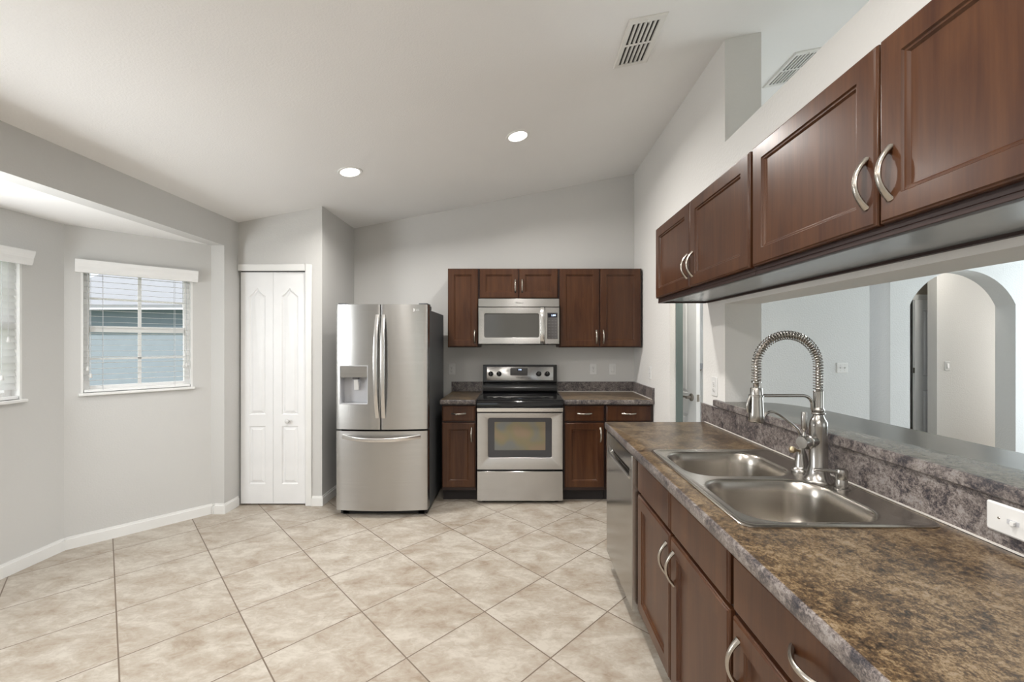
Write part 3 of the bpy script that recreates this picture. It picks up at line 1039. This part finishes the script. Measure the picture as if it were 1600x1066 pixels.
wf = thing('water_faucet', (1.082, 1.597, FZ), 0, 'small nickel drinking water faucet with bell base beside the tall faucet', 'faucet')
MB().lathe([(.034, 0), (.034, .010), (.031, .014), (.026, .017), (.0245, .022), (.022, .045), (.017, .070), (.011, .086), (.008, .093), (.006, .10), (.001, .101)], seg=24).build('body', M['faucet'], wf, angle=45)
mb = MB().tube([(0, 0, .095), (-.002, 0, .13), (-.012, 0, .160), (-.04, 0, .186), (-.085, 0, .219), (-.105, 0, .229), (-.122, 0, .230), (-.136, 0, .222), (-.146, 0, .206), (-.150, 0, .194)], .0052, 10, side=(0, 1, 0))
mb.build('spout', M['faucet'], wf)
mb = MB().tube([(-.010, -.004, .080), (-.034, -.010, .086)], .005, 8)
mb.lathe([(.001, 0), (.009, .002), (.013, .010), (.012, .018), (.004, .024)], (-.030, -.009, .085), (-1, -.2, .15), 16)
mb.build('knob', M['brass'], wf)

sd = thing('soap_dispenser', (1.090, 1.408, FZ), 0, 'short nickel soap pump standing right of the tall faucet', 'soap dispenser')
MB().lathe([(.024, 0), (.024, .003), (.0175, .006), (.0170, .030), (.0165, .031), (.0165, .034), (.0178, .036), (.0178, .060), (.016, .066), (.001, .067)], seg=24).build('pump_body', M['faucet'], sd, angle=45)
MB().tube([(-.012, .002, .056), (-.045, .010, .059), (-.075, .017, .060), (-.083, .019, .055)], [.0065, .006, .005, .0045], 10).build('nozzle', M['faucet'], sd)


# ------------------------------------------------------------------ wall plates
def plate(name, loc, rotz, kind, label, cat, w=.072, hgt=.117, horizontal=False, group='white wall plates', rot=None):
    o = thing(name, loc, rotz, label, cat, group, rot=rot)
    mb = MB().rings(0, 0, [(w / 2, hgt / 2, .006, -.0005), (w / 2, hgt / 2, .006, -.003), (w / 2 - .004, hgt / 2 - .004, .005, -.0062)], n=4)
    mb.build('cover_plate', M['plate'], o, angle=30)
    if kind == 'outlet':
        for dz in (.0195, -.0195):
            q = MB().rings(0, dz, [(.0165, .014, .011, -.0062), (.0165, .014, .011, -.0078), (.0155, .013, .010, -.0082)], n=5).build('receptacle', M['plate'], o)
            mb = MB()
            mb.box(-.0075, -.0055, -.0086, -.0081, dz - .001, dz + .008); mb.box(.0055, .0075, -.0086, -.0081, dz - .001, dz + .007)
            mb.lathe([(.0025, 0), (.0025, .0005)], (0, -.0081, dz - .007), (0, -1, 0), 10)
            mb.build('slot_holes', M['slot'], q)
        MB().lathe([(.003, 0), (.002, .001)], (0, -.0062, 0), (0, -1, 0), 10).build('screw', M['nickel'], o)
    elif kind == 'rocker':
        MB().rings(0, 0, [(.0168, .0335, .002, -.0062), (.0168, .0335, .002, -.0085), (.0155, .032, .002, -.0098)], n=3).build('rocker', M['plate'], o)
    else:
        xs = (0,) if kind == 'toggle' else (-.023, .023)
        for x in xs:
            MB().box(x - .0055, x + .0055, -.0068, -.0061, -.0125, .0125).build('toggle_slot', M['disp_grey'], o)
            mb = MB().hexa([(x - .004, -.0062, -.006), (x + .004, -.0062, -.006), (x + .004, -.0062, .005), (x - .004, -.0062, .005), (x - .0035, -.019, .003), (x + .0035, -.019, .003), (x + .0035, -.018, .010), (x - .0035, -.018, .010)])
            mb.build('toggle', M['plate'], o)
            for dz in (.030, -.030):
                MB().lathe([(.003, 0), (.002, .001)], (x, -.0062, dz), (0, -1, 0), 10).build('screw', M['nickel'], o)
    return o


plate('wall_outlet', (-.704, 4.3195, 1.144), 0, 'outlet', 'white wall outlet between refrigerator and range', 'outlet')
plate('wall_outlet', (.764, 4.3195, 1.144), 0, 'outlet', 'white wall outlet just right of the range, over the back counter', 'outlet')
plate('light_switch', (.964, 4.3195, 1.144), 0, 'rocker', 'white rocker switch on the back wall near the corner', 'light switch')
plate('light_switch', (1.1895, 3.79, 1.142), R(-90), 'toggle', 'white toggle switch on the right wall over the corner counter', 'light switch')
plate('wall_outlet', (1.1895, 2.536, 1.148), R(-90), 'outlet', 'white wall outlet at the far end of the bar', 'outlet')
plate('light_switch', (1.1735, .984, .985), 0, 'toggle', 'white sideways switch plate set in the stone-look backsplash', 'light switch', rot=(0, R(90), R(-90)))
plate('light_switch', (3.41, 4.3995, 1.153), 0, 'double', 'white double switch on the living room wall', 'light switch', w=.118, hgt=.108)
plate('light_switch', (5.344, 5.1995, 1.13), 0, 'rocker', 'white rocker switch on the hall wall through the arch', 'light switch')


# ------------------------------------------------------------------ refrigerator
FRY = 3.388
fr = thing('refrigerator', (-1.1225, FRY, 0), 0, 'stainless steel french door refrigerator with bottom freezer', 'refrigerator')
HWD, BUL = .3725, .028
fy = lambda x: -BUL * (1 - (x / HWD) ** 2)


def curved_front(xa, xb, z0, z1, depth, hole=None, nx=14):
    m = MB()
    xs = [xa + (xb - xa) * k / nx for k in range(nx + 1)]
    zs = [z0, z1]
    if hole:
        for q in (hole[0], hole[1]):
            j = min(range(1, nx), key=lambda k: abs(xs[k] - q)); xs[j] = q
        zs = [z0, hole[2], hole[3], z1]
    r = .006
    # outline runs round the slightly eased edges
    def Y(x):
        e = min(x - xa, xb - x)
        return fy(x) + (r - math.sqrt(max(0, r * r - (r - e) ** 2)) if e < r else 0)
    xs2 = sorted(set(xs + [xa + .001, xa + .003, xa + .006, xb - .001, xb - .003, xb - .006]))
    for a, b in zip(xs2[:-1], xs2[1:]):
        for c, d in zip(zs[:-1], zs[1:]):
            if hole and a >= hole[0] - 1e-6 and b <= hole[1] + 1e-6 and c >= hole[2] - 1e-6 and d <= hole[3] + 1e-6:
                continue
            m.face(m.add([(a, Y(a), c), (b, Y(b), c), (b, Y(b), d), (a, Y(a), d)]))
    front = [(x, Y(x)) for x in xs2]
    poly = front + [(xb, depth), (xa, depth)]
    n = len(poly)
    for z in (z0, z1):
        m.face(m.add([(x, y, z) for x, y in poly]))
    for side in (xa, xb):
        m.face(m.add([(side, Y(side), z0), (side, depth, z0), (side, depth, z1), (side, Y(side), z1)]))
    m.face(m.add([(xa, depth, z0), (xb, depth, z0), (xb, depth, z1), (xa, depth, z1)]))
    return m


HOLE = (-.333, -.105, .918, 1.232)
dl = curved_front(-HWD, -.0035, .714, 1.728, .072, HOLE).build('door', M['steel'], fr)
dr = curved_front(.0035, HWD, .714, 1.728, .072).build('door', M['steel'], fr)
dz = curved_front(-HWD, HWD, .056, .700, .072).build('freezer_drawer', M['steel'], fr)
# case
box('case', (-.367, .367, .086, .735, .03, 1.692), M['fridge_side'], fr, bev=.004)
box('gasket', (-.360, .360, .0725, .0855, .06, 1.700), M['rubber'], fr)
mb = MB()
for x in (-.33, .33):
    mb.box(x - .035, x + .035, .02, .15, 1.729 if False else 1.7285, 1.742)
    mb.box(x - .035, x + .035, .075, .19, 1.693, 1.7283)
mb.build('hinge_cover', M['fridge_side'], fr, bev=.004)
mb = MB()
for x in (-.31, .31):
    mb.box(x - .025, x + .025, .05, .11, .001, .031)
mb.build('foot', M['rubber'], fr)
box('base_grille', (-.355, .355, .05, .085, .008, .052), M['rubber'], fr)
# dispenser: bezel, control strip, recess liner, paddle
hx0, hx1, hz0, hz1 = HOLE
dcx, dcz = (hx0 + hx1) / 2, (hz0 + hz1) / 2
yo = fy(hx1)
mb = MB()
mb.rings(dcx, dcz, [(.1145, .157, .004, -.004), (.1145, .157, .004, yo - .003), (.1105, .153, .003, yo - .004), (.1085, .151, .003, yo - .001), (.1085, .151, .003, .055)], n=3, cap0=False, cap1=True)
dsp = mb.build('dispenser', M['disp_grey'], dl, angle=30)
box('control_strip', (hx0 + .007, hx1 - .007, yo + .002, .04, 1.136, 1.225), M['steel_dark'], dsp)
MB().box(dcx - .017, dcx + .024, .020, .035, 1.055, 1.10).hexa([(dcx - .017, .022, 1.03), (dcx + .024, .022, 1.03), (dcx + .024, .03, 1.03), (dcx - .017, .03, 1.03), (dcx - .012, .004, 1.115), (dcx + .02, .004, 1.115), (dcx + .02, .02, 1.115), (dcx - .012, .02, 1.115)]).build('paddle', M['plate'], dsp, bev=.002)
box('nozzle', (dcx - .022, dcx + .026, .0, .03, 1.118, 1.1355), M['panel_grey'], dsp, bev=.002)
# handles
sec = rrect(0, 0, .0165, .0085, .005, 4)


def long_handle(parent, pts):
    mb = MB().tube(pts, 1.0, section=[(a, b) for a, b in sec], side=(1, 0, 0) if abs(pts[0][2] - pts[-1][2]) > .1 else (0, 0, 1))
    return mb.build('handle', M['steel_bright'], parent, angle=50)


for par, sx in ((dl, -1), (dr, 1)):
    pts = []
    for k in range(25):
        t = -1 + 2 * k / 24
        z = 1.226 + t * .415
        pts.append((sx * (.030 - .006 * t * t), -BUL - .004 - .042 * (1 - abs(t) ** 2.6), z))
    long_handle(par, pts)
pts = []
for k in range(25):
    t = -1 + 2 * k / 24
    pts.append((t * .315, fy(t * .315) - .003 - .050 * (1 - abs(t) ** 2.6), .640 + .016 * t * t))
long_handle(dz, pts)
lg = MB().lathe([(.0125, 0), (.0125, .0008)], (.262, fy(.262) - .0002, 1.682), (-.11, -1, 0), 24).build('logo_disc', M['badge'], dr)
lettering('logo_letters', 'LG', .022, M['badge'], dr, (.294, fy(.294) - .0009, 1.682))
lettering('logo_mark', 'LG', .0095, M['ink'], lg, (.2625, fy(.262) - .0016, 1.681))

# ------------------------------------------------------------------ range
RY = 3.648
rg = thing('kitchen_range', (.0025, RY, 0), 0, 'freestanding stainless electric range with black glass cooktop', 'range')
RW = .377
box('body', (-RW, RW, .032, .655, .036, .880), M['black'], rg, bev=.003)
mb = MB()
for x in (-.325, .325):
    mb.lathe([(.020, .001), (.020, .012), (.010, .014), (.010, .0355)], (x, .075, 0), seg=16)
mb.build('foot', M['rubber'], rg)
mb = MB().rings(0, .158, [(RW, .130, .004, .031), (RW, .130, .004, .004), (RW - .003, .127, .003, 0)], n=3)
mb.build('storage_drawer', M['steel'], rg, angle=30)
# oven door
dcz = .553
mb = MB()
P = [(RW, .250, .004, .031), (RW, .250, .004, .004), (RW - .003, .247, .003, 0)]
mb.rings(0, dcz, P, n=6, cap1=False)
wo = rrect(0, .583, .283, .179, .022, 6)
mb.sheet(rrect(0, dcz, RW - .003, .247, .003, 6), [wo], lambda a, c: (a, 0, c))
mb.loops([[(a, y, c) for a, c in inset_poly(wo, i)] for i, y in ((0, 0), (.003, .001), (.006, .006))], cap0=False, cap1=False)
od = mb.build('oven_door', M['steel'], rg, angle=30)
mb = MB()
mb.sheet(inset_poly(wo, .005), [rrect(0, .597, .224, .124, .004, 4)], lambda a, c: (a, .0058, c))
mb.build('window_border', M['oven_glass'], od)
m, nt, bs = new_mat('oven_window_reflections')
mp = coords(nt); nn_ = noise(nt, mp, 5.5, 1, 0.4)
rr = ramp(nt, [(0.38, (0.15, 0.155, 0.145)), (0.5, (0.19, 0.165, 0.10)), (0.62, (0.22, 0.165, 0.11))])  # mottled tans paint reflections into the glass colour
nt.links.new(nn_.outputs['Fac'], rr.inputs[0]); nt.links.new(rr.outputs[0], bs.inputs['Base Color'])
bs.inputs['Roughness'].default_value = .12
MB().rings(0, .597, [(.224, .124, .004, .0075), (.224, .124, .004, .0070)], n=4).build('window_glass', m, od)
# door handle: wide flat bar
mb = MB().rings(0, .8335, [(RW - .001, .0175, .003, -.010), (RW - .001, .0175, .003, -.034), (RW - .004, .0145, .003, -.038)], n=4)
mb.box(-.36, -.33, -.012, .0, .823, .845); mb.box(.33, .36, -.012, .0, .823, .845)
mb.build('handle', M['steel_bright'], od, angle=40)
box('vent_gap', (-RW + .004, RW - .004, .004, .031, .806, .852), M['black'], rg)
# cooktop
mb = MB()
prof = [(-.012, .858), (-.018, .868), (-.018, .900), (-.012, .911), (0, .9155), (.55, .9155), (.585, .918), (.60, .922), (.655, .922), (.655, .884), (.0, .884), (.0, .858)]
mb.prism(prof, -RW - .001, RW + .001, 'x')
mb.build('cooktop', M['black_glass'], rg, angle=30)
mb = MB()
m_b = plain('burner_ring_print', (0.035, 0.035, 0.037), 0.1)
for x, y, r_ in ((-.19, .15, .105), (.19, .15, .085), (-.19, .42, .08), (.19, .42, .105)):
    mb.lathe([(r_, .0001), (r_, .0004), (r_ - .004, .0004), (r_ - .004, .0001)], (x, y, .9155), seg=40, cap=False)
mb.build('burner_marks', m_b, rg)
# backguard
prof = [(.560, .923), (.585, .930), (.600, .955), (.606, .985), (.600, 1.012), (.590, 1.022), (.600, 1.188), (.606, 1.192), (.650, 1.192), (.655, 1.186), (.655, .923)]
mb = MB().prism(prof, -RW, RW, 'x')
bk = mb.build('backguard', M['black'], rg, angle=30)
tl = math.atan2(.010, .166)
mb = MB().rings(0, 0, [(.340, .0705, .003, .004), (.340, .0705, .003, -.003), (.338, .0685, .003, -.0045)], n=3)
pn = mb.build('control_panel', M['steel'], rg, angle=30)
pn.location = (0, .594, 1.103); pn.rotation_euler = (-tl, 0, 0)
MB().rings(-.010, .020, [(.088, .0375, .008, -.0045), (.088, .0375, .008, -.0058), (.086, .0355, .007, -.0064)], n=5).build('display_panel', M['panel_grey'], pn)
MB().rings(-.001, .040, [(.026, .0135, .002, -.0064), (.026, .0135, .002, -.0068)], n=3).build('display', M['display'], pn)
lettering('clock_digits', '1:04', .0200, M['digit'], pn, (-.001, -.0074, .040))
lettering('maker_lettering', 'Whirlpool', .0165, M['ink'], pn, (-.008, -.0050, -.040))
for x in (-.297, -.2125, .193, .280):
    k = MB().lathe([(.0255, 0), (.0255, .003), (.0215, .006), (.0195, .020), (.017, .022), (.001, .0225)], (x, -.0045, -.002), (0, -1, 0), 24)
    k.box(x - .0045, x + .0045, -.034, -.024, -.021, .017)
    kn = k.build('knob', M['black'], pn)
    box('pointer', (x - .001, x + .001, -.0345, -.0335, .006, .0155), M['badge'], kn)
for x in (-.255, .236):
    MB().lathe([(.0025, 0), (.0025, .0005)], (x, -.0045, -.042), (0, -1, 0), 10).build('burner_dot', M['ink'], pn)

# ------------------------------------------------------------------ microwave
MY = 3.912
mw = thing('microwave_oven', (-.009, MY, 1.4045), 0, 'stainless over-the-range microwave under the short cherry cabinet', 'microwave')
MW = .3805
box('case', (-MW + .002, MW - .002, .030, .395, .012, .428), M['black'], mw, bev=.003)
box('bottom_grille', (-MW + .02, MW - .02, .04, .37, -.006, .0115), M['black'], mw, bev=.004)
mb = MB().rings(0, .390, [(MW, .0385, .003, .029), (MW, .0385, .003, .003), (MW - .003, .0355, .003, 0)], n=3)
vb = mb.build('vent_band', M['steel'], mw, angle=30)
lettering('maker_lettering', 'Whirlpool', .019, M['ink'], vb, (.002, -.0006, .388), shear=.25)
swoosh = [(.036 * math.cos(a), .386 + .015 * math.sin(a)) for a in [R(20 + 8 * k) for k in range(40)]]
MB().tube([(x + .002, -.0004, z) for x, z in swoosh], [.0003 + .0014 * math.sin(PI * k / 39) for k in range(40)], 6).build('logo_ring', M['badge'], vb)
# door with a recessed dark window
X0, X1 = -MW, .238
cx = (X0 + X1) / 2; hw_ = (X1 - X0) / 2
mb = MB()
P = [(hw_, .1725, .003, .029), (hw_, .1725, .003, .003), (hw_ - .003, .1695, .003, 0)]
mb.rings(cx, .1735, P, n=6, cap1=False)
wo = rrect(-.067, .1755, .262, .1175, .020, 6)
mb.sheet(rrect(cx, .1735, hw_ - .003, .1695, .003, 6), [wo], lambda a, c: (a, 0, c))
mb.loops([[(a, y, c) for a, c in inset_poly(wo, i)] for i, y in ((0, 0), (.003, .0005), (.007, .006))], cap0=False, cap1=False)
md = mb.build('door', M['steel'], mw, angle=30)
MB().rings(-.067, .1755, [(.256, .1115, .015, .0075), (.256, .1115, .015, .0058)], n=6).build('window_glass', M['micro_glass'], md)
pts = []
for k in range(17):
    t = -1 + 2 * k / 16
    pts.append((.222, .001 - .040 * (1 - abs(t) ** 5), .1735 + t * .168))
mb = MB().tube(pts, 1.0, section=rrect(0, 0, .021, .007, .005, 4), side=(1, 0, 0))
mb.build('handle', M['steel_bright'], md, angle=50)
mb = MB().rings((.246 + MW) / 2, .1735, [((MW - .246) / 2, .1725, .003, .029), ((MW - .246) / 2, .1725, .003, .003), ((MW - .246) / 2 - .003, .1695, .003, 0)], n=3)
cp = mb.build('control_panel', M['steel'], mw, angle=30)
MB().rings(.317, .173, [(.049, .124, .004, -.0002), (.049, .124, .004, -.0022), (.0475, .1225, .003, -.0028)], n=4).build('keypad', M['panel_grey'], cp)
MB().rings(.317, .270, [(.043, .019, .002, -.0028), (.043, .019, .002, -.0034)], n=3).build('display', M['display'], cp)
lettering('clock_digits', '1:04', .0250, M['digit'], cp, (.326, -.0040, .270))
mb = MB()
for r_ in range(7):
    for c_ in range(3):
        mb.rings(.287 + c_ * .030, .222 - r_ * .027, [(.009, .0045, .002, -.0027), (.009, .0045, .002, -.0032)], n=3)
mb.build('keys', M['keys'], cp)

# ------------------------------------------------------------------ dishwasher
dwk = thing('dishwasher', (.587, 2.622, 0), R(-90), 'stainless dishwasher at the far end of the peninsula', 'dishwasher')
box('tub', (.004, .594, .002, .56, .105, .868), M['black'], dwk, smooth=False)
box('toe_kick', (.004, .594, .065, .40, .001, .104), M['kick'], dwk, smooth=False)
# door with a full-width pocket handle near the top
mb = MB()
wo = [(.06, .738), (.545, .738), (.545, .786), (.06, .786)]
mb.sheet([(.003, .108), (.596, .108), (.596, .862), (.003, .862)], [wo], lambda a, c: (a, -.040, c))
mb.loops([[(a, -.040, c) for a, c in [(.003, .108), (.596, .108), (.596, .862), (.003, .862)]], [(a, .0, c) for a, c in [(.003, .108), (.596, .108), (.596, .862), (.003, .862)]]], cap0=False, cap1=True)
mb.loops([[(a, -.040, c) for a, c in wo], [(.062, -.018, .748), (.543, -.018, .748), (.543, -.010, .786), (.062, -.010, .786)]], cap0=False, cap1=True)
dd = mb.build('door', M['steel_dark'], dwk, angle=25, bev=.0025)
mb = MB().prism([(-.0405, .735), (-.046, .738), (-.046, .746), (-.0405, .750)], .055, .55, 'x')
mb.build('pocket_handle', M['steel_bright'], dd)
box('edge_strip', (.5962, .600, -.038, .0, .108, .862), M['steel_bright'], dwk)

# ------------------------------------------------------------------ ceiling fittings
def can_light(x, y, label, power):
    o = thing('recessed_light', (x, y, CZ(x)), 0, label, 'ceiling light', 'recessed ceiling lights', rot=(0, -CA, 0))
    MB().lathe([(.066, .002), (.070, -.004), (.080, -.006), (.088, -.004), (.090, .0)], seg=36, cap=False).build('trim_ring', M['trim'], o)
    MB().lathe([(.0665, -.001), (.060, -.0042), (.001, -.006)], seg=32).build('lens', M['lens'], o)
    l = area('lamp', (0, 0, -.012), (0, 0, 0), .12, .12, power, (1.0, .965, .92), 'DISK', 155)
    l.parent = o
    return o


can_light(-.014, 3.068, 'round recessed light in the ceiling nearer the middle of the room', 19)
can_light(-1.27, 3.114, 'round recessed light in the ceiling nearer the pantry', 19)
can_light(-.014, .75, 'unseen fill light added in the ceiling above the camera', 21)  # unseen cans from here on, added as fill for the room
can_light(-1.27, .75, 'unseen fill light added in the ceiling above the camera, on the bay side', 21)
can_light(-.014, -1.4, 'unseen fill light added in the ceiling behind the camera', 38)  # unseen pair at the rear, added as stronger fill
can_light(-1.27, -1.4, 'unseen fill light added in the ceiling behind the camera, on the bay side', 38)


def vent(loc, label, w=.205, l=.375):
    o = thing('ceiling_vent', loc, 0, label, 'air vent', 'ceiling air vents', rot=(0, -CA, 0))
    ow, ol = w / 2, l / 2
    iw, il = ow - .026, ol - .032
    mb = MB()
    outer = [(-ow, -ol), (ow, -ol), (ow, ol), (-ow, ol)]
    holes = []
    nsl = 6
    for ya, yb in ((-il, -.008), (.008, il)):
        for k in range(nsl):
            a = -iw + 2 * iw * k / nsl; b = a + 2 * iw / nsl - .009
            holes.append([(a, ya), (b, ya), (b, yb), (a, yb)])
    mb.sheet(inset_poly(outer, .006), holes, lambda a, c: (a, c, -.009))
    mb.loops([[(a, c, z) for a, c in inset_poly(outer, i)] for i, z in ((0, -.0002), (0, -.004), (.006, -.009))], cap0=False, cap1=False)
    mb.build('frame', M['vent'], o, smooth=False)
    box('backing', (-iw - .004, iw + .004, -il - .004, il + .004, -.0030, -.0012), M['vent_dark'], o)
    for k in range(nsl):
        a = -iw + 2 * iw * (k + 1) / nsl - .0105
        m2 = MB()
        for ya, yb in ((-il, -.008), (.008, il)):
            m2.hexa([(a, ya, -.0088), (a + .001, ya, -.0088), (a + .001, yb, -.0088), (a, yb, -.0088), (a - .002, ya, -.0035), (a - .001, ya, -.0035), (a - .001, yb, -.0035), (a - .002, yb, -.0035)])
        m2.build('louver', M['vent'], o, smooth=False)
    MB().tube([(0, -il - .012, -.009), (0, -il - .012, -.024)], .003, 8).build('damper_lever', M['vent'], o)
    return o


vent((.655, 2.29, CZ(.655)), 'white air vent in the kitchen ceiling')
vent((1.88, 2.868, CZ(1.88)), 'pale air vent in the living room ceiling, seen over the wall ledge')

# small fitting glimpsed past the passage door
sx = thing('wall_sconce', (3.025, 6.995, 0.98), 0, 'tiny grey wall fitting glimpsed past the edge of the passage door', 'wall lamp')
MB().lathe([(.03, 0), (.03, .012), (.01, .02)], (0, 0, 0), (0, -1, 0), 16).build('wall_mount', M['dark_nickel'], sx)
MB().lathe([(.018, 0), (.030, .05), (.042, .10), (.038, .10), (.015, .005)], (0, -.05, .0), (0, 0, 1), 16).build('lamp_shade', M['disp_grey'], sx)
